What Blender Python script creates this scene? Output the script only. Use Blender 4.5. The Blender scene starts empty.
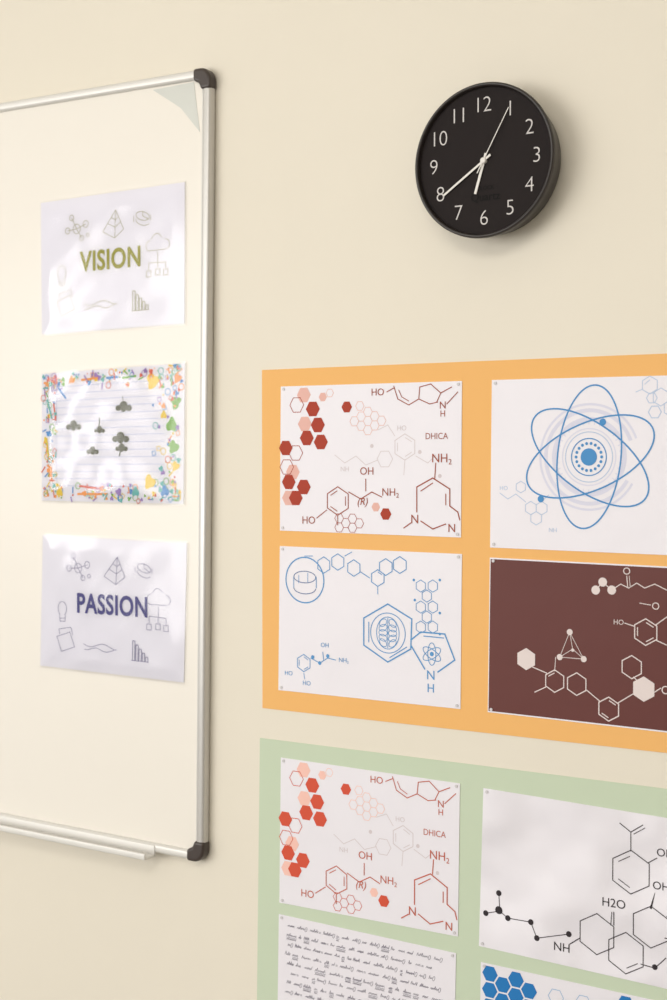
import bpy, math, random
from mathutils import Vector, Matrix
random.seed(7)
sc=bpy.context.scene
sc.view_settings.view_transform='Standard'
# ------------------------------------------------------------------ camera
F=1455.0; CX,CY=333.5,500.0
th=math.radians(32.5); pt=math.radians(1.26); D=2.08; Z0=1.55
fwd=Vector((-math.sin(th)*math.cos(pt),math.cos(th)*math.cos(pt),-math.sin(pt)))
right=Vector((math.cos(th),math.sin(th),0)); up=right.cross(fwd)
cpos=Vector((0,0,Z0))-fwd*D
cam=bpy.data.cameras.new('camera'); co=bpy.data.objects.new('camera',cam); sc.collection.objects.link(co)
R=Matrix((right,up,-fwd)).transposed().to_4x4(); co.matrix_world=Matrix.Translation(cpos)@R
cam.sensor_fit='VERTICAL'; cam.sensor_height=36; cam.lens=F/1000*36; cam.clip_start=.05
cam.dof.use_dof=True; cam.dof.focus_distance=1.98; cam.dof.aperture_fstop=5.6
sc.camera=co
# survey helper: measured direction -> metric (x,z) position on the wall plane (at depth off in front of it)
def W(u,v,off=0.001):
    d=fwd*F+right*(u-CX)-up*(v-CY); t=(-off-cpos.y)/d.y
    p=cpos+d*t; return (p.x,p.z)
def depth(x,z,off=0): return fwd.dot(Vector((x,-off,z))-cpos)
# ------------------------------------------------------------------ materials
def lin(c):
    return tuple(((x/255)/12.92 if x/255<=.04045 else ((x/255+.055)/1.055)**2.4) for x in c)+(1,)
MATS={}
def mat(name,c,rough=.6,metal=0,bump=0,bscale=30,coat=0,var=0,vscale=4,spec=.5,coatr=.1,det=3):
    if name in MATS: return MATS[name]
    m=bpy.data.materials.new(name); m.use_nodes=True; nt=m.node_tree; b=nt.nodes['Principled BSDF']
    b.inputs['Base Color'].default_value=lin(c); b.inputs['Roughness'].default_value=rough; b.inputs['Metallic'].default_value=metal
    b.inputs['Specular IOR Level'].default_value=spec
    b.inputs['Coat Weight'].default_value=coat; b.inputs['Coat Roughness'].default_value=coatr
    tc=nt.nodes.new('ShaderNodeTexCoord')
    if bump:
        n=nt.nodes.new('ShaderNodeTexNoise'); n.inputs['Scale'].default_value=bscale; n.inputs['Detail'].default_value=det
        bp=nt.nodes.new('ShaderNodeBump'); bp.inputs['Strength'].default_value=1; bp.inputs['Distance'].default_value=bump
        nt.links.new(tc.outputs['Object'],n.inputs['Vector']); nt.links.new(n.outputs['Fac'],bp.inputs['Height'])
        nt.links.new(bp.outputs['Normal'],b.inputs['Normal'])
        if coat: nt.links.new(bp.outputs['Normal'],b.inputs['Coat Normal'])
    if var:
        n=nt.nodes.new('ShaderNodeTexNoise'); n.inputs['Scale'].default_value=vscale; n.inputs['Detail'].default_value=4
        mx=nt.nodes.new('ShaderNodeMix'); mx.data_type='RGBA'
        a=lin(c); mx.inputs[6].default_value=a; mx.inputs[7].default_value=tuple(x*(1-var) for x in a[:3])+(1,)
        nt.links.new(tc.outputs['Object'],n.inputs['Vector']); nt.links.new(n.outputs['Fac'],mx.inputs[0]); nt.links.new(mx.outputs[2],b.inputs['Base Color'])
    MATS[name]=m; return m
def ink(c): return mat('ink_%d_%d_%d'%c,c,rough=.7,spec=.2)
# clear plastic sleeve: thin film, fresnel-weighted gloss over transparency
film=bpy.data.materials.new('clear_plastic_film'); film.use_nodes=True; nt=film.node_tree; nt.nodes.clear()
out=nt.nodes.new('ShaderNodeOutputMaterial'); mxs=nt.nodes.new('ShaderNodeMixShader'); tr=nt.nodes.new('ShaderNodeBsdfTransparent'); gl=nt.nodes.new('ShaderNodeBsdfGlossy')
fr=nt.nodes.new('ShaderNodeFresnel'); fr.inputs['IOR'].default_value=1.55; gl.inputs['Roughness'].default_value=.13; gl.inputs['Color'].default_value=(1,1,1,1)
nt.links.new(fr.outputs[0],mxs.inputs[0]); nt.links.new(tr.outputs[0],mxs.inputs[1]); nt.links.new(gl.outputs[0],mxs.inputs[2]); nt.links.new(mxs.outputs[0],out.inputs[0])
# ------------------------------------------------------------------ mesh helpers
def mk(name,verts,faces,m,parent=None,smooth=False,loc=None):
    me=bpy.data.meshes.new(name); me.from_pydata(verts,[],faces); me.update()
    o=bpy.data.objects.new(name,me); sc.collection.objects.link(o); me.materials.append(m)
    if smooth:
        for p in me.polygons: p.use_smooth=True
    if parent: o.parent=parent
    if loc: o.location=loc
    return o
def box(name,x0,x1,y0,y1,z0,z1,m,parent=None,bev=0,seg=3):
    v=[(x,y,z) for x in(x0,x1) for y in(y0,y1) for z in(z0,z1)]
    f=[(0,1,3,2),(4,6,7,5),(0,4,5,1),(2,3,7,6),(0,2,6,4),(1,5,7,3)]
    o=mk(name,v,f,m,parent)
    if bev:
        b=o.modifiers.new('bevel','BEVEL'); b.width=bev; b.segments=seg
        for p in o.data.polygons: p.use_smooth=True
    return o
def slab(name,pts,y0,y1,m,parent=None):
    """flat polygon (x,z) extruded from y0 (back) to y1 (front)"""
    n=len(pts)
    if sum(pts[i][0]*pts[(i+1)%n][1]-pts[(i+1)%n][0]*pts[i][1] for i in range(n))<0: pts=pts[::-1]
    v=[(x,y0,z) for x,z in pts]+[(x,y1,z) for x,z in pts]
    f=[tuple(range(n))[::-1],tuple(range(n,2*n))]+[(i,(i+1)%n,n+(i+1)%n,n+i) for i in range(n)]
    return mk(name,v,f,m,parent)
class Ink:
    def __init__(s,name,c,off,parent,m=None):
        s.name=name;s.m=m or ink(c);s.off=off;s.parent=parent;s.v=[];s.f=[]
    def poly(s,pts):
        o=s.off+(len(s.f)%37)*3e-6
        b=len(s.v); s.v+= [(x,-o,z) for x,z in pts]; s.f.append(tuple(range(b,b+len(pts))))
    def line(s,a,b,w=.0015,w2=None):
        w2=w if w2 is None else w2
        dx,dz=b[0]-a[0],b[1]-a[1]; L=math.hypot(dx,dz) or 1e-9; nx,nz=-dz/L,dx/L; ex,ez=dx/L*w*.3,dz/L*w*.3
        s.poly([(a[0]-ex+nx*w/2,a[1]-ez+nz*w/2),(a[0]-ex-nx*w/2,a[1]-ez-nz*w/2),(b[0]+ex-nx*w2/2,b[1]+ez-nz*w2/2),(b[0]+ex+nx*w2/2,b[1]+ez+nz*w2/2)])
    def path(s,pts,w=.0015,closed=False):
        for i in range(len(pts)-(0 if closed else 1)): s.line(pts[i],pts[(i+1)%len(pts)],w)
    def ell(s,c,a,b,rot=0,w=.0015,n=72,t0=0,t1=360):
        """stroked ellipse as one strip of abutting quads"""
        full=(t1-t0)>=360; n=max(10,n if full else int(n*(t1-t0)/360)+4); I=[];O=[]
        r=math.radians(rot)
        for i in range(n+1):
            t=math.radians(t0+(t1-t0)*i/n); x,z=a*math.cos(t),b*math.sin(t)
            nx,nz=b*math.cos(t),a*math.sin(t); L=math.hypot(nx,nz) or 1; nx/=L;nz/=L
            for arr,k in((I,-w/2),(O,w/2)):
                X,Z=x+nx*k,z+nz*k; arr.append((c[0]+X*math.cos(r)-Z*math.sin(r),c[1]+X*math.sin(r)+Z*math.cos(r)))
        o=s.off+(len(s.f)%37)*3e-6; b0=len(s.v)
        s.v+=[(x,-o,z) for x,z in I]+[(x,-o,z) for x,z in O]
        for i in range(n): s.f.append((b0+i,b0+n+1+i,b0+n+2+i,b0+i+1))
    def disc(s,c,r,rz=None,n=24):
        rz=rz or r; s.poly([(c[0]+r*math.cos(2*math.pi*i/n),c[1]+rz*math.sin(2*math.pi*i/n)) for i in range(n)])
    def ngon(s,c,r,w=.0012,fill=False,rot=0,n=6,dbl=()):
        P=[(c[0]+r*math.cos(math.radians(rot+360/n*i)),c[1]+r*math.sin(math.radians(rot+360/n*i))) for i in range(n)]
        if fill: s.poly(P)
        else: s.path(P,w,True)
        for k in dbl:
            a,b=P[k%n],P[(k+1)%n]; q=lambda p,o:(c[0]+(p[0]-c[0])*.74+(o[0]-p[0])*.06,c[1]+(p[1]-c[1])*.74+(o[1]-p[1])*.06)
            s.line(q(a,b),q(b,a),w*.9)
        return P
    def text(s,t,c,h,bold=0.,sx=1.,shear=0.,rot=0.,space=1.):
        cu=bpy.data.curves.new('t','FONT'); cu.body=t; cu.size=1; cu.offset=bold; cu.shear=shear; cu.resolution_u=4; cu.space_character=space
        o=bpy.data.objects.new('t',cu); sc.collection.objects.link(o)
        me=bpy.data.meshes.new_from_object(o.evaluated_get(bpy.context.evaluated_depsgraph_get()))
        X=[v.co.x for v in me.vertices]; Y=[v.co.y for v in me.vertices]
        cx,cy=(min(X)+max(X))/2,(min(Y)+max(Y))/2; k=h/.7; r=math.radians(rot); b=len(s.v)
        for v in me.vertices:
            x,z=(v.co.x-cx)*k*sx,(v.co.y-cy)*k
            s.v.append((c[0]+x*math.cos(r)-z*math.sin(r),-s.off-1.2e-4,c[1]+x*math.sin(r)+z*math.cos(r)))
        for p in me.polygons: s.f.append(tuple(b+i for i in p.vertices))
        wd=(max(X)-min(X))*k*sx
        bpy.data.objects.remove(o); bpy.data.curves.remove(cu); bpy.data.meshes.remove(me)
        return wd
    def chem(s,t,c,h,bold=0.0):
        """label with trailing 2 as subscript"""
        if t.endswith('2'):
            w=s.text(t[:-1],c,h,bold); s.text('2',(c[0]+w/2+h*.35,c[1]-h*.42),h*.62,bold)
        else: s.text(t,c,h,bold)
    def done(s):
        if s.f: return mk(s.name,s.v,s.f,s.m,s.parent)
def empty(name,loc=(0,0,0)):
    e=bpy.data.objects.new(name,None); sc.collection.objects.link(e); e.location=loc; e.empty_display_size=.05; return e
def add(a,d,k): return (a[0]+d[0]*k,a[1]+d[1]*k)
def unit(a,b):
    L=math.hypot(b[0]-a[0],b[1]-a[1]); return ((b[0]-a[0])/L,(b[1]-a[1])/L)
def dist(a,b): return math.hypot(b[0]-a[0],b[1]-a[1])
def mapper(rA,rB,tA,tB,ro,to):
    A,B,C,E=W(*rA,ro),W(*rB,ro),W(*tA,to),W(*tB,to)
    k=dist(C,E)/dist(A,B); a=math.atan2(E[1]-C[1],E[0]-C[0])-math.atan2(B[1]-A[1],B[0]-A[0])
    def m(u,v):
        p=W(u,v,ro); x,z=(p[0]-A[0])*k,(p[1]-A[1])*k
        return (C[0]+x*math.cos(a)-z*math.sin(a),C[1]+x*math.sin(a)+z*math.cos(a))
    return m
# ------------------------------------------------------------------ room
wallm=mat('painted_plaster',(227,220,205),rough=.6,bump=.003,bscale=5,var=.06,vscale=1.8,spec=.4)
box('wall_back',-4.8,4.0,0,.12,0,3.0,wallm)
box('floor',-4.8,4.0,-5.5,0,-.1,0,mat('vinyl_floor',(155,151,145),rough=.5,var=.15,vscale=6))
box('ceiling',-4.8,4.0,-5.5,0,3.0,3.1,mat('ceiling_paint',(240,238,232),rough=.9))
box('wall_right',4.0,4.12,-5.5,0,0,3.0,wallm)
box('baseboard_back',-4.8,4.0,-.015,0,0,.1,mat('baseboard_paint',(225,215,198),rough=.4),bev=.004)
# ------------------------------------------------------------------ whiteboard
PF=.011   # panel front
alu=mat('aluminium',(205,203,200),rough=.42,metal=.6,bump=.0002,bscale=60)
aluw=mat('aluminium_white',(220,218,214),rough=.4,metal=.2)
cap=mat('corner_plastic',(60,50,46),rough=.35)
board=mat('whiteboard_enamel',(234,229,220),rough=.26,bump=.0012,bscale=2.5,spec=.45,var=.03,vscale=3)
A=W(217,72,0); B=W(210,862,0)
zt=W(204,68,.018)[1]; zb=W(198,862,.018)[1]; H=zt-zb; Wd=1.8
wb=empty('whiteboard',(A[0],0,zt)); wb.rotation_euler=(0,math.atan2(A[0]-B[0],H),0)
fw=.0145
box('panel',-Wd+.005,-.005,-PF,-.001,-H+.005,-.005,board,wb)
box('frame_right',-fw,0,-.018,-.0005,-H+.01,-.01,alu,wb,.005,4)
box('frame_right_bead',-fw-.003,-fw+.002,-.0135,-.001,-H+.01,-.01,aluw,wb,.0012,2)
box('frame_left',-Wd,-Wd+fw,-.018,-.0005,-H+.01,-.01,alu,wb,.005,4)
box('frame_top',-Wd+.01,-.01,-.018,-.0005,-fw,0,aluw,wb,.005,4)
box('frame_bottom',-Wd+.01,-.01,-.018,-.0005,-H,-H+fw,aluw,wb,.005,4)
def capm(name,sx,sz,cx,cz):
    r=.018; L=.031; t=.0165; P=[(-L,0.0012)]
    for i in range(9):
        a=math.radians(90-i*90/8); P.append((-r+(r+.0012)*math.cos(a),-r+(r+.0012)*math.sin(a)))
    P+= [(.0012,-L),(-t,-L),(-t-.004,-t-.004),(-L,-t)]
    P=[(cx+x*sx,cz+z*sz) for x,z in P]
    o=slab(name,P,-.0003,-.0200,cap,wb); b=o.modifiers.new('bevel','BEVEL'); b.width=.0045; b.segments=4; b.limit_method='ANGLE'; b.angle_limit=.6
capm('corner_cap_1',1,1,0,0); capm('corner_cap_2',1,-1,0,-H); capm('corner_cap_3',-1,1,-Wd,0); capm('corner_cap_4',-1,-1,-Wd,-H)
xe=W(158,866,.03)[0]-A[0]
trayx0=-Wd+.25
box('pen_tray_shelf',trayx0,xe,-.040,-.016,-H-.006,-H-.002,aluw,wb,.001)
box('pen_tray_lip',trayx0,xe,-.043,-.039,-H-.006,-H+.004,aluw,wb,.0015)
box('pen_tray_back',trayx0,xe,-.0195,-.016,-H-.006,-H+.012,aluw,wb,.001)
tape=mat('clear_tape',(210,212,206),rough=.2,spec=.6,var=.08,vscale=40)
tp=slab('corner_film',[W(153,90,PF),W(194,82,PF),W(200,132,PF),W(181,108,PF)],-PF-.0002,-PF-.0006,tape)
tp.parent=wb; tp.matrix_parent_inverse=(Matrix.Translation(wb.location)@wb.rotation_euler.to_matrix().to_4x4()).inverted()
# ------------------------------------------------------------------ clock
clock=empty('wall_clock')
dial_y=.0385; C=W(484.5,161,dial_y); RC=79*depth(C[0],C[1],.044)/F
clock.location=(C[0],0,C[1])
blk=mat('clock_case_black',(40,34,32),rough=.36,spec=.5); dm=mat('clock_dial_black',(38,33,33),rough=.8,spec=.15)
prof=[(0,-.0006),(.865,-.0006),(.895,-.003),(.92,-.014),(.945,-.026),(.970,-.037),(.980,-.041),(.978,-.044),(.968,-.0455),(.955,-.046),(.942,-.0455),(.932,-.044),(.925,-.038)]
def lathe(name,prof,m,N=128):
    v=[];f=[]
    for r,y in prof:
        for i in range(N):
            a=2*math.pi*i/N; v.append((r*RC*math.cos(a),y,r*RC*math.sin(a)))
    for j in range(len(prof)-1):
        for i in range(N): f.append((j*N+i,j*N+(i+1)%N,(j+1)*N+(i+1)%N,(j+1)*N+i))
    return mk(name,v,f,m,clock,True)
lathe('case',[(max(r,.001),y) for r,y in prof],blk)
lathe('dial',[(.001,-dial_y),(.93,-dial_y)],dm)
num=Ink('numerals',(208,204,202),dial_y+.0008,clock)
for k in range(1,13):
    a=math.radians(90-30*k); num.text(str(k),(math.cos(a)*.725*RC,math.sin(a)*.715*RC),.195*RC,-.016,.98,space=.95)
num.done()
lg=Ink('maker_label',(14,12,12),dial_y+.0007,clock); lg.text('Quartz',(.02*RC,-.46*RC),.1*RC,.01); lg.text('CLOCK',(.02*RC,-.34*RC),.05*RC,.01); lg.done()
wm=mat('hand_white',(226,222,216),rough=.5)
def hand(name,px,off,w0,w1,tail):
    P=W(px[0],px[1],off); c=(C[0],C[1]); d=unit(c,P); L=dist(c,P); n=(-d[1],d[0])
    q=lambda k,w:(d[0]*k+n[0]*w,d[1]*k+n[1]*w)
    slab(name,[q(-tail,w0/2),q(-tail,-w0/2),q(L,-w1/2),q(L,w1/2)],-off+.0006,-off,wm,clock)
hand('hour_hand',(475,194),.0405,.0038,.0034,.010)
hand('minute_hand',(443.5,195.5),.0417,.0028,.0026,.012)
hand('second_hand',(508.5,107),.0429,.0013,.0010,.018)
v=[];f=[];N=24
for r,y in((.0040,-.0387),(.0040,-.0433),(.003,-.0439),(.0001,-.0439)):
    for i in range(N): a=2*math.pi*i/N; v.append((r*math.cos(a),y,r*math.sin(a)))
for j in range(3):
    for i in range(N): f.append((j*N+i,j*N+(i+1)%N,(j+1)*N+(i+1)%N,(j+1)*N+i))
mk('hub',v,f,wm,clock,True)
# ------------------------------------------------------------------ paper
paper=mat('printer_paper',(228,225,232),rough=.42,bump=.005,bscale=5,spec=.35)
crum=mat('printer_paper_wrinkled',(228,225,232),rough=.45,bump=.04,bscale=7,spec=.4,det=1.5)
lam=mat('laminated_paper',(225,223,230),rough=.6,bump=.006,bscale=9,spec=.3,det=1)
brown=mat('brown_print_paper',(95,46,41),rough=.5,bump=.003,bscale=5,spec=.3)
pinm=mat('white_tack',(200,197,200),rough=.5)
def page(name,q,off,m=paper,pins=True,th=.0004,back=.0012):
    o=empty(name); P=q
    slab('sheet',P,-back,-off-th,m,o)
    if pins:
        cx=sum(p[0] for p in P)/4; cz=sum(p[1] for p in P)/4
        for p in P:
            c=(p[0]+(cx-p[0])*.035,p[1]+(cz-p[1])*.04)
            n=10
            ring=[(c[0]+.0022*math.cos(2*math.pi*i/n),c[1]+.0022*math.sin(2*math.pi*i/n)) for i in range(n)]
            slab('tack',ring,-off-th,-off-th-.0012,pinm,o)
    return o
def sleeve(o,q,off,seed,amp=.0011):
    """wavy clear plastic sleeve lying over a sheet, slightly larger than it"""
    rnd=random.Random(seed); w=[(rnd.uniform(20,75),rnd.uniform(20,75),rnd.uniform(0,6),rnd.uniform(.5,1)) for _ in range(5)]
    cx=sum(p[0] for p in q)/4; cz=sum(p[1] for p in q)/4; q=[(cx+(x-cx)*1.018,cz+(z-cz)*1.025) for x,z in q]
    nx,nz=60,44; v=[];f=[]
    for j in range(nz+1):
        for i in range(nx+1):
            s,t=i/nx,j/nz
            x=(q[3][0]*(1-s)+q[2][0]*s)*(1-t)+(q[0][0]*(1-s)+q[1][0]*s)*t
            z=(q[3][1]*(1-s)+q[2][1]*s)*(1-t)+(q[0][1]*(1-s)+q[1][1]*s)*t
            h=sum(a*math.sin(kx*x+kz*z*(1 if n%2 else -1)+ph) for n,(kx,kz,ph,a) in enumerate(w))/5
            e=min(1,min(s,1-s)*14,min(t,1-t)*10)
            v.append((x,-(off+amp*1.1*e+amp*h*e),z))
    for j in range(nz):
        for i in range(nx): f.append((j*(nx+1)+i,j*(nx+1)+i+1,(j+1)*(nx+1)+i+1,(j+1)*(nx+1)+i))
    return mk('plastic_sleeve',v,f,film,o,True)
def quad(*px,off=.0015): return [W(u,v,off) for u,v in px]
def a4(tl,tr,wid,hgt,off):
    a=W(*tl,off); d=unit(a,W(*tr,off)); n=(d[1],-d[0])
    return [a,add(a,d,wid),add(add(a,d,wid),n,hgt),add(a,n,hgt)]
OFF=.0018; IK=OFF+.0004+.0003
q1=quad((281,386.5),(462,381),(461,537.5),(280,530.5),off=OFF)
WID=dist(q1[0],q1[1]); HGT=(dist(q1[0],q1[3])+dist(q1[1],q1[2]))/2
# boards
orange=mat('orange_card',(234,180,110),rough=.7,bump=.0025,bscale=4,spec=.25)
green=mat('green_card',(194,207,183),rough=.7,bump=.0025,bscale=4,spec=.25)
a=W(262,370); b=W(667,353.5); c=W(262.5,708); e=W(667,753)
dt=unit(a,b); db=unit(c,e); L=.72
slab('orange_display_board',[a,add(a,dt,L),add(c,db,L),c],0,-.0012,orange)
a=W(260,738); b=W(667,789); c=W(257,1000); d=unit(a,b); dn=unit(a,c)
slab('green_display_board',[a,add(a,d,L),add(add(a,d,L),dn,.50),add(a,dn,.50)],0,-.0012,green)
S=.0014   # metres per unit of drawing length
# ------------------------------------------------------------------ poster type A : red molecules
def red_art(o,m,red,pink,rust):
    r=Ink('red_print',red,IK,o); p=Ink('pale_print',pink,IK-.00015,o); k=Ink('rust_print',rust,IK+.0001,o); g=Ink('grey_print',(208,198,202),IK-.0002,o)
    h=8.6*S
    for u,v in((313,409),(307,438),(321,442),(318,425),(289,482),(304,487),(296,498),(286,448)): r.ngon(m(u,v),h,fill=True)
    for u,v in((304,395),(305,424),(293,472),(289,498)): p.ngon(m(u,v),h,fill=True)
    for u,v in((297,405),(296,453),(287,467)): r.ngon(m(u,v),h,w=.001)
    r.ngon(m(347,407),6.3*S,fill=True); p.ngon(m(360,406),5*S,w=.0008); r.ngon(m(386,514),6.5*S,fill=True); p.ngon(m(376,507),5*S,fill=True)
    p.ngon(m(323,397),5*S,fill=True); p.ngon(m(330,393),4.5*S,w=.0008)
    c0=m(368,421); hr=5.3*S
    for q,w_ in((0,0),(1,0),(-1,0),(0,1),(1,-1),(-1,1),(2,-1),(0,-1),(-2,1)):
        p.ngon((c0[0]+1.5*hr*q,c0[1]+math.sqrt(3)*hr*(w_+q/2)),hr,w=.0008)
    c0=m(346,523)
    for q,w_ in((0,0),(1,0),(-1,0),(-1,1),(1,-1),(2,-1)):
        r.ngon((c0[0]+1.5*hr*q,c0[1]+math.sqrt(3)*hr*(w_+q/2)),hr,w=.0008)
    g.ngon(m(405,447),13*S,w=.0012,rot=30,dbl=(0,2,4)); g.ngon(m(385,459),9*S,w=.001,rot=0)
    g.path([m(395,436),m(388,425),m(378,430)],.001); g.path([m(416,456),m(428,463),m(436,455)],.001); g.path([m(405,461),m(404,475)],.001)
    g.path([m(335,455),m(345,463),m(356,456),m(366,465),m(378,460)],.001); g.text('HO',m(402,428),5*S); g.text('NH',m(345,469),5*S)
    for u,v in((420,452),(440,476),(372,446)): g.disc(m(u,v),2*S)
    k.text('HO',m(378,392),7*S); k.line(m(387,392),m(394,388),.0013)
    k.path([m(394,386),m(398,399),m(409,405),m(419,399),m(420,387)],.0013); k.path([m(399,390),m(402,397),m(409,401)],.0011)
    k.path([m(419,399),m(430,404),m(438,402)],.0013); k.path([m(420,387),m(431,384)],.0013)
    k.path([m(431,384),m(441,393),m(437,402)],.0013); k.path([m(447,404),m(458,392)],.0013); k.line(m(441,393),m(452,387),.0013)
    k.text('N',m(443,405),7*S); k.text('H',m(443,413.5),6*S); k.text('DHICA',m(437,436),6.2*S,-.004,.92)
    k.ngon(m(338,501),14.5*S,w=.0014,rot=30,dbl=(1,3,5))
    k.text('HO',m(309,520),7.6*S); k.line(m(317,518),m(327,510),.0013)
    k.path([m(349,492),m(361,499),m(372,492),m(382,497)],.0014); k.path([m(366,491),m(366,479)],.0014)
    k.text('OH',m(367,471),7.6*S); k.chem('NH2',m(389,492),7.6*S); k.text('(R)',m(363,502.5),7.2*S,.004,shear=.25)
    k.path([m(338,516),m(338,525)],.0013)
    k.path([m(433,478),m(450,489),m(450,506)],.0017); k.path([m(433,478),m(417,487),m(417,512)],.0017); k.path([m(450,506),m(458,512),m(460,520)],.0017)
    k.path([m(433,483),m(421,491)],.0014); k.path([m(446,494),m(446,505)],.0014)
    k.path([m(436,463),m(435,478)],.0015); k.chem('NH2',m(440,458),8.6*S); k.text('N',m(415,519),8.6*S,.002)
    k.path([m(421,521),m(433,529),m(446,524)],.0016); k.path([m(404,528),m(411,523)],.0016); k.text('N',m(452,528),8*S,.002)
    for x in (r,p,k,g): x.done()
p1=page('chemistry_poster',q1,OFF)
red_art(p1,lambda u,v:W(u,v,OFF),(166,66,50),(224,178,168),(158,84,66))
# ------------------------------------------------------------------ poster : atom
q2=a4((492,380),(667,375.5),WID*1.02,HGT*1.06,OFF)
p2=page('atom_poster',q2,OFF)
m=lambda u,v:W(u,v,OFF)
bl=Ink('blue_print',(78,142,198),IK,p2); lv=Ink('lilac_print',(212,212,228),IK-.00025,p2); pb=Ink('pale_blue_print',(180,196,222),IK-.00012,p2)
c=m(589,457)
for rr,w in((52,.003),(46,.005),(37,.006),(28,.0016)): lv.ell(c,rr*S*.93,rr*S*.93,0,w,t0=20 if rr>40 else 0,t1=330 if rr>40 else 360)
for i in range(36):
    a=math.radians(i*10); lv.line((c[0]+30*S*math.cos(a),c[1]+30*S*math.sin(a)),(c[0]+33*S*math.cos(a),c[1]+33*S*math.sin(a)),.0014)
for an in (84,22,146): bl.ell(c,66*S,31*S,an,.0021)
pb.ell(c,23*S,23*S,0,.0012)
bl.ell(c,17*S,17*S,0,.0014); bl.disc(c,8*S)
for i in range(18):
    a=math.radians(i*20); bl.disc((c[0]+12.5*S*math.cos(a),c[1]+12.5*S*math.sin(a)),1.5*S,n=8)
for u,v in((541,499),(603,422)): bl.disc(m(u,v),3.2*S)
for dx,dz in((0,0),(1,0),(.5,-.87)):
    pb.ngon((m(531,508)[0]+dx*11*S,m(531,508)[1]+dz*11*S),6.3*S,w=.001,rot=30)
pb.path([m(526,502),m(516,494),m(508,499),m(500,493)],.001); pb.path([m(541,502),m(549,495)],.001); pb.text('HO',m(504,488),4*S); pb.ngon(m(521,487),5.5*S,w=.001,rot=30); pb.text('NH',m(553,530),4*S)
for u,v in((650,385),(661,397),(672,408),(684,398)): pb.ngon(m(u,v),8*S,w=.001,rot=30)
pb.path([m(650,380),m(645,384)],.001); pb.path([m(636,392),m(643,389)],.001)
pb.ngon(m(655,412),6*S,w=.0012,rot=0); pb.ngon(m(652,398),5*S,w=.001)
for x in(bl,lv,pb): x.done()
# ------------------------------------------------------------------ poster : neuro
q3=quad((280,546),(462,554),(460.5,709),(278.5,690),off=OFF); p3=page('neuroscience_poster',q3,OFF)
b=Ink('blue_print',(92,150,202),IK,p3); d=Ink('navy_print',(84,110,156),IK+.0001,p3)
c=m(305,580); b.ell(c,23.5*S,23.5*S,0,.0019)
d.ell(m(305,577),13.5*S,6*S,0,.0011); b.path([m(294,577),m(294,588)],.0011); b.path([m(316.5,577),m(316.5,588)],.0011); d.ell(m(305,588),13.5*S,6*S,0,.0011,t0=180,t1=359); b.path([m(299,575),m(299,583)],.001); b.path([m(308,573),m(308,582)],.001)
b.path([m(305,556),m(313,556)],.0012)
for u,v,w in((324,565,0),(338,562,0),(354,568,0),(378,578,1),(386,567,0),(400,565,0)):
    b.ngon(m(u,v),8.4*S,w=.0013,rot=30,dbl=(0,) if w else ())
b.path([m(361,572),m(370,578)],.0013); b.path([m(345,556),m(352,552)],.0012); b.path([m(378,587),m(378,594)],.0012)
for u,v in((421,586),(433,586),(427,596),(421,607),(433,607),(427,617),(433,627),(421,627)): b.ngon(m(u,v),6*S,w=.0010,rot=30)
for u,v in((414,580),(440,580),(440,613),(415,600),(440,634)): b.disc(m(u,v),1.4*S)
c=m(388,633); b.ell(c,20*S,20*S,0,.0012)
b.path([m(388,604),m(412,619),m(411,649),m(388,662),m(364,645),m(364,618)],.0020,True)
b.path([m(411,640),m(421,632),m(445,634),m(455,660),m(438,672)],.0020); b.path([m(411,645),m(425,669)],.0020); b.path([m(424,636),m(444,638)],.0014)
b.path([m(369,622),m(369,642)],.0014); b.path([m(390,657.5),m(407,647)],.0014)
b.text('N',m(431,675),9*S,.002); b.text('H',m(431,688),8.5*S,.002)
for s_ in(-1,1):
    for i in range(5):
        b.ell((c[0]+s_*5.5*S,c[1]+(10-5*i)*S),4.8*S,3.2*S,20*s_*(i-2),.0009,n=18)
b.line((c[0],c[1]+15*S),(c[0],c[1]-15*S),.001); b.ell(c,13*S,16*S,0,.0011)
c=m(432,654)
for a_ in(90,30,150): b.ell(c,11*S,4.5*S,a_,.0011,n=28)
b.disc(c,2.2*S)
b.ngon(m(304,663),9*S,w=.0012,rot=30,dbl=(0,2,4)); b.path([m(311,658),m(320,663),m(328,658),m(336,660)],.0012); b.path([m(324,660),m(323,652)],.0012)
b.text('OH',m(325,645),4.6*S); b.chem('NH2',m(343,660),4.6*S); b.text('HO',m(289,673),4.6*S); b.text('HO',m(307,683),4.6*S); b.path([m(304,673),m(305,679)],.0011)
for u,v in((320,663),(328,656),(313,657)): b.disc(m(u,v),2*S)
b.done(); d.done()
# ------------------------------------------------------------------ poster : brown
q4=a4((490,557.5),(667,566.5),WID*1.02,HGT*.985,OFF)
p4=page('brown_chemistry_poster',q4,OFF,paper)
cx=sum(p[0] for p in q4)/4; cz=sum(p[1] for p in q4)/4
q4b=[(cx+(x-cx)*.992,cz+(z-cz)*.982) for x,z in q4]
slab('brown_print',q4b,-OFF-.0004,-OFF-.00055,brown,p4)
w=Ink('white_print',(222,210,208),IK+.0003,p4)
w.ngon(m(526.5,659),10.5*S,fill=True,rot=30); w.ngon(m(644,689),11.5*S,fill=True,rot=30)
w.path([m(533,667),m(547,673)],.0013); w.path([m(535,692),m(546,687)],.0013); w.path([m(555,671),m(556,657)],.0010)
w.ngon(m(555,681),10.5*S,w=.0014,rot=30,dbl=(1,)); w.ngon(m(577,684),10.5*S,w=.0014,rot=30); w.path([m(587,690),m(600,701)],.0013)
w.ngon(m(609,709),11*S,w=.0015,rot=30,dbl=(0,3)); w.path([m(618,703),m(633,694)],.0013); w.ngon(m(632,667),10.5*S,w=.0014,rot=30); w.path([m(634,677),m(640,683)],.0013)
w.path([m(655,692),m(661,688)],.0013); w.text('O',m(666,690),7.5*S); w.path([m(671,694),m(680,700)],.0013)
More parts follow.
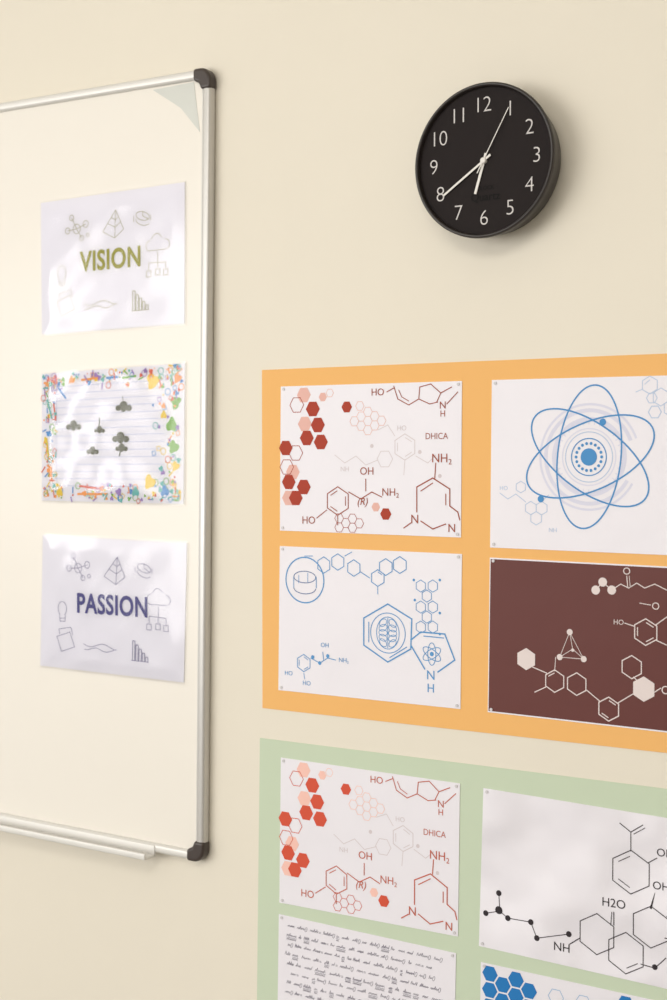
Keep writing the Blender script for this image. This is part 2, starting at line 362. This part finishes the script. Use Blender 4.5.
T=[m(570,632),m(560,657),m(584,659),m(573,649)]
for i_,j_ in((0,1),(0,2),(1,2),(0,3),(3,1),(3,2)): w.line(T[i_],T[j_],.0008)
for p in T[:3]: w.disc(p,2.9*S)
w.disc(m(573,650),1.6*S)
for u,v in((596,590),(603,582),(612,590)): w.disc(m(u,v),4.2*S)
w.path([m(596,590),m(603,582),m(612,590),m(621,584),m(629,588),m(637,583),m(645,588),m(655,584),m(667,590)],.0012); w.text('O',m(627,571),6.5*S); w.path([m(627,576),m(628,587)],.0012); w.path([m(629.5,576),m(630.5,587)],.0008)
w.text('HO',m(619,622),4.6*S); w.path([m(625,623),m(634,626)],.0012); w.ngon(m(646,632),12*S,w=.0014,rot=30,dbl=(0,2,4)); w.path([m(656,625),m(667,617),m(680,622)],.0013); w.text('O',m(656,606),6.5*S); w.path([m(640,603),m(651,605)],.001)
w.path([m(656,640),m(667,645)],.0013)
w.done()
# ------------------------------------------------------------------ green board pages
g1=quad((281,757.5),(460,783.5),(458,936.5),(279.5,902.5),off=OFF); p5=page('chemistry_poster',g1,OFF)
red_art(p5,mapper((281,386.5),(462,381),(281,757.5),(460,783.5),OFF,OFF),(206,84,62),(238,192,180),(190,100,80))
g2=a4((483.5,788),(667,818),WID*1.02,HGT*1.02,OFF); p6=page('steroid_molecule_poster',g2,OFF,crum)
k=Ink('black_print',(52,46,50),IK,p6)
P=[m(486,913),m(500,911),m(508,918),m(531,922),m(537,938),m(569,934)]
k.path(P,.0011); k.path([P[1],m(499,893)],.0011)
for p in P+[m(499,893)]: k.disc(p,2.8*S)
k.disc(m(499,910),3.8*S)
k.text('NH',m(562,947),8*S); k.line(m(570,944),m(580,938),.0013)
k.text('H2O',m(614,903),8*S)
k.ngon(m(631,872),20*S,w=.0012,rot=30,dbl=(1,3)); k.path([m(631,851),m(631,832)],.0012); k.path([m(620,823),m(631,832),m(643,825)],.0012); k.path([m(634,834),m(645,828)],.0010)
k.path([m(648,863),m(657,858)],.0012); k.text('OH',m(665,853),7.2*S)
k.ngon(m(597,934),19*S,w=.0012,rot=30); k.ngon(m(626,953),19*S,w=.0012,rot=30,dbl=(4,)); k.ngon(m(651,927),19*S,w=.0012,rot=30); k.path([m(667,916),m(675,925),m(675,940),m(665,938)],.0013)
k.path([m(614,912),m(614,925)],.0013); k.path([m(612,912),m(611,925)],.0010)
k.path([m(641,964),m(655,968),m(666,958)],.0012); k.disc(m(655,967),2.6*S); k.text('OH',m(661,886),7.2*S)
k.line(m(651,908),m(655,893),.0028,.0005)
k.done()
# formula page
g3=a4((279,914),(457.5,953.5),WID*.99,HGT,OFF); p7=page('handwritten_formula_sheet',g3,OFF)
k=Ink('handwriting',(130,126,140),IK,p7)
ex=unit(g3[0],g3[1]); ez=(ex[1],-ex[0])
for row in range(14):
    s_=.012+random.random()*.012
    end=.28-random.random()*.03
    yb=.014+row*.0140
    while s_<end:
        n_=random.randint(5,16); pts=[]; st=random.uniform(.0008,.0013)
        for i in range(n_):
            amp=.0012 if random.random()<.75 else .0036
            pts.append(add(add(g3[0],ex,s_+st*i+(.0008 if i%2 else 0)),ez,yb+(-amp if i%2 else .0012)+random.uniform(-.0005,.0005)))
        k.path(pts,.0006); L_=st*n_
        z_=random.random()
        if z_<.2:
            k.line(add(add(g3[0],ex,s_),ez,yb+.0030),add(add(g3[0],ex,s_+L_),ez,yb+.0030),.0006)
            pts=[add(add(g3[0],ex,s_+st*i),ez,yb+.0055+(-.0012 if i%2 else .0010)) for i in range(n_)]; k.path(pts,.0006)
        elif z_<.4: k.ell(add(add(g3[0],ex,s_+L_+.002),ez,yb),.0016,.0035,-20,.0006,n=10); s_+=.004
        elif z_<.55:
            for q in(-.0008,.0008): k.line(add(add(g3[0],ex,s_+L_+.001),ez,yb+q),add(add(g3[0],ex,s_+L_+.004),ez,yb+q),.0006)
            s_+=.004
        s_+=L_+random.uniform(.002,.006)
k.done()
# blue honeycomb page
g4=a4((481,962),(667,1003),WID*1.02,HGT,OFF); p8=page('blue_honeycomb_poster',g4,OFF)
b=Ink('blue_print',(40,118,184),IK,p8); pb=Ink('pale_blue_print',(150,182,216),IK,p8)
ex=unit(g4[0],g4[1]); ez=(ex[1],-ex[0]); hr=.0128; rt=math.degrees(math.atan2(ex[1],ex[0]))
for q in range(0,16):
    for r_ in range(0,9):
        lx=.014+1.5*hr*q; lz=.013+math.sqrt(3)*hr*(r_+(q%2)/2)
        if lx>WID-.014 or lz>HGT-.014: continue
        c=add(add(g4[0],ex,lx),ez,lz)
        z_=random.random()
        if (q<5 or q in(9,10,13)) and (z_<.8 or q<4): b.ngon(c,hr*.9,fill=True,rot=rt)
        elif z_<.75: pb.ngon(c,hr*.85,w=.0009,rot=rt)
b.done(); pb.done()
# ------------------------------------------------------------------ pages on the whiteboard
WO=PF+.0008; WI=WO+.0004+.0004; S2=.00152
def icons(o,m,c):
    k=Ink('icon_print',c,WI,o); w_=.0009
    for u,v,r in((77,229,5),(68,231,3.2),(86,224,3.6),(82,238,2.8),(72,218,3),(88,235,2)): k.ell(m(u,v),r*S2,r*S2,0,w_,n=20)
    for a_,b_ in(((77,229),(86,224)),((77,229),(72,218)),((77,229),(82,238)),((77,229),(68,231))): k.line(m(*a_),m(*b_),w_)
    A_,B_,C_,D_=m(116,210),m(103,232),m(115,238),m(124,229); k.path([A_,B_,C_,D_],w_,True); k.line(A_,C_,w_)
    for t in(.35,.62):
        f_=lambda a,b:(a[0]+(b[0]-a[0])*t,a[1]+(b[1]-a[1])*t); k.path([f_(A_,B_),f_(A_,C_),f_(A_,D_)],w_)
    k.ell(m(143,216),9*S2,4.2*S2,-15,w_); k.ell(m(143,221),9*S2,4.2*S2,-15,w_,t0=170,t1=350); k.line(m(134,216),m(134,222),w_); k.line(m(151,215),m(151,220),w_); k.line(m(143,216),m(149,219),w_); k.line(m(143,216),m(143,211),w_)
    for u,v,r,t0,t1 in((150,246,5,80,290),(157,240,6.5,20,170),(166,244,5,-70,100)): k.ell(m(u,v),r*S2,r*S2,0,w_,n=24,t0=t0,t1=t1)
    k.line(m(150,251),m(166,249),w_)
    k.line(m(158,252),m(158,262),w_); k.path([m(149,270),m(149,263),m(166,262),m(166,269)],w_)
    for u,v in((149,274),(158,272),(166,272)): k.ngon(m(u,v),4.2*S2,w=w_,n=4,rot=45)
    k.line(m(158,262),m(158,268),w_)
    k.ell(m(62,273),6*S2,7.5*S2,0,w_,n=32,t0=-60,t1=240); k.path([m(59.5,280),m(60,286),m(65,285),m(65,279)],w_); k.line(m(60,283),m(65,282),w_)
    k.path([m(57,302),m(70,295),m(75,309),m(62,316)],w_,True); k.path([m(60,299),m(59,294),m(71,290),m(73,297)],w_)
    k.path([m(84+i*3.7,304+2.2*math.sin(i*.9)-i*.25) for i in range(10)],w_); k.path([m(85+i*3.7,308+1.6*math.sin(i*1.2+1)-i*.25) for i in range(9)],w_)
    k.path([m(132,311),m(149,309.5)],w_)
    for i in range(5):
        x=133+i*3.3; h=20-i*3.8; y=311-i*.3
        k.path([m(x,y),m(x,y-h),m(x+2.3,y-h),m(x+2.3,y)],.0013)
    k.done()
def word(o,c,t,p,h,sx):
    k=Ink('title_print',c,WI+.0001,o); k.text(t,p,h,.026,sx,rot=0,space=1.06); k.done()
BK=PF+.0003
v1=quad((41,203),(185,182),(184.5,323.5),(42,334.5),off=WO); o=page('vision_sign',v1,WO,lam,False,back=BK)
icons(o,lambda u,v:W(u,v,WO),(170,166,136)); word(o,(154,150,46),'VISION',W(110,259,WO),20*S2,.87); sleeve(o,v1,WI+.0004,3)
v3=quad((43,535),(187,543),(184,682.5),(40.5,665.5),off=WO); o=page('passion_sign',v3,WO,lam,False,back=BK)
icons(o,mapper((41,203),(185,182),(43,535),(187,543),WO,WO),(128,122,156)); word(o,(66,62,130),'PASSION',W(112,605,WO),20*S2,.83); sleeve(o,v3,WI+.0004,11)
v2=quad((42,374),(185,363),(183.5,504),(42,500.5),off=WO); o=page('classroom_art_print',v2,WO,lam,False,back=BK)
sleeve(o,v2,WI+.0007,5,.0016)
cols=[(224,194,52),(126,174,80),(80,142,200),(210,100,78),(232,154,76),(154,124,186),(102,178,172)]
inks=[Ink('colour_print_%d'%i,c,WI+.00002*i,o) for i,c in enumerate(cols)]
def bil(s,t):
    a=(v2[0][0]*(1-s)+v2[1][0]*s,v2[0][1]*(1-s)+v2[1][1]*s); b=(v2[3][0]*(1-s)+v2[2][0]*s,v2[3][1]*(1-s)+v2[2][1]*s)
    return (a[0]*(1-t)+b[0]*t,a[1]*(1-t)+b[1]*t)
ln=Ink('ruled_lines',(184,189,214),WI-.0001,o)
for i in range(15): ln.line(bil(.09,.11+i*.055),bil(.87,.11+i*.055),.0009)
ln.line(bil(.11,.1),bil(.11,.9),.0009); ln.done()
def splat(k,c,r):
    n=18; ph=random.random()*6; k.poly([(c[0]+r*(1+.22*math.sin(3*t+ph)+.1*math.sin(5*t))*math.cos(t),c[1]+r*(1+.22*math.sin(3*t+ph)+.1*math.sin(5*t))*math.sin(t)) for t in [2*math.pi*i/n for i in range(n)]])
for i in range(330):
    e=random.random(); sd=random.randrange(4); d_=random.uniform(.015,.14)*(.6+.4*abs(math.sin(e*17)))
    if sd==0: s,t=e*.96+.02,d_
    elif sd==1: s,t=e*.96+.02,1-d_
    elif sd==2: s,t=d_*.8,e*.96+.02
    else: s,t=1-d_*1.5,e*.96+.02
    k=random.choice(inks); c=bil(s,t); z=random.random()
    if z<.4: splat(k,c,random.uniform(.0016,.0042))
    elif z<.5: k.ell(c,.005,.005,0,.0012,n=18)
    elif z<.7:
        a_=random.uniform(0,math.pi); l=random.uniform(.008,.013)
        k.line((c[0]-l*.45*math.cos(a_),c[1]-l*.45*math.sin(a_)),(c[0]+l*.45*math.cos(a_),c[1]+l*.45*math.sin(a_)),.0022)
    elif z<.8: k.ngon(c,.0045,w=.001,n=4,rot=random.random()*90)
    else: k.disc(c,random.uniform(.001,.002),n=8)
for u,v,r,i in((153,381,10,0),(172,425,9,1),(150,482,9,0),(165,491,7,2),(55,380,6,3),(176,402,8,1),(50,434,4,2),(174,447,8,1),(60,492,6,0),(119,492,5,5),(72,380,5,4),(50,470,5,4),(178,378,6,4),(176,466,6,0),(136,492,6,6),(164,415,5,0)):
    splat(inks[i],W(u,v,WO),r*S2*.75)
for i,p_,q_ in((4,(82,380),(98,378)),(2,(58,387),(66,398)),(3,(80,486),(103,489)),(2,(107,378),(118,377)),(1,(123,378),(136,376)),(4,(78,494),(108,494)),(6,(48,400),(52,418)),(0,(47,440),(49,458)),(3,(54,404),(56,420))):
    inks[i].line(W(*p_,WO),W(*q_,WO),.0033)
for k in inks: k.done()
k=Ink('cloud_print',(84,84,58),WI+.0003,o)
for u,v,sc_ in((74,426,1),(124,407,1.05),(100,430,.7),(93,451,.8),(121,438,1.1),(122,448,.8)):
    for du,dv,r in((-5,1,3.6),(0,-2,4.8),(5,1,3.8),(0,2,3.6)): k.disc(W(u+du*sc_,v+dv*sc_,WO),r*S2*sc_,r*S2*sc_*.8,n=14)
k.line(W(100,418,WO),W(99,432,WO),.002); k.line(W(122,440,WO),W(120,456,WO),.002); k.line(W(123,396,WO),W(124,405,WO),.001)
k.done()
# ------------------------------------------------------------------ light
def area(name,loc,tgt,sx,sy,e,c):
    l=bpy.data.lights.new(name,'AREA'); l.shape='RECTANGLE'; l.size=sx; l.size_y=sy; l.energy=e; l.color=c
    o=bpy.data.objects.new(name,l); sc.collection.objects.link(o); o.location=loc
    o.rotation_euler=(Vector(tgt)-Vector(loc)).to_track_quat('-Z','Y').to_euler(); return o
area('window_daylight',(-2.0,-4.3,1.8),(-.1,0,1.6),3.0,1.9,88,(1,.98,.945))
area('side_glare_light',(-4.05,-3.75,1.95),(-.5,0,1.6),.35,1.3,11,(1,.98,.96))  # added narrow light at the mirror angle, puts glare on the laminated sheets
area('overhead_fill',(.6,-2.4,2.9),(.4,-1.4,0),1.4,.8,24,(1,.96,.9))  # added fill light from above, stands for no actual fixture
w=bpy.data.worlds.new('world'); sc.world=w; w.use_nodes=True
bg=w.node_tree.nodes['Background']; bg.inputs[0].default_value=(1,.98,.945,1); bg.inputs[1].default_value=.87
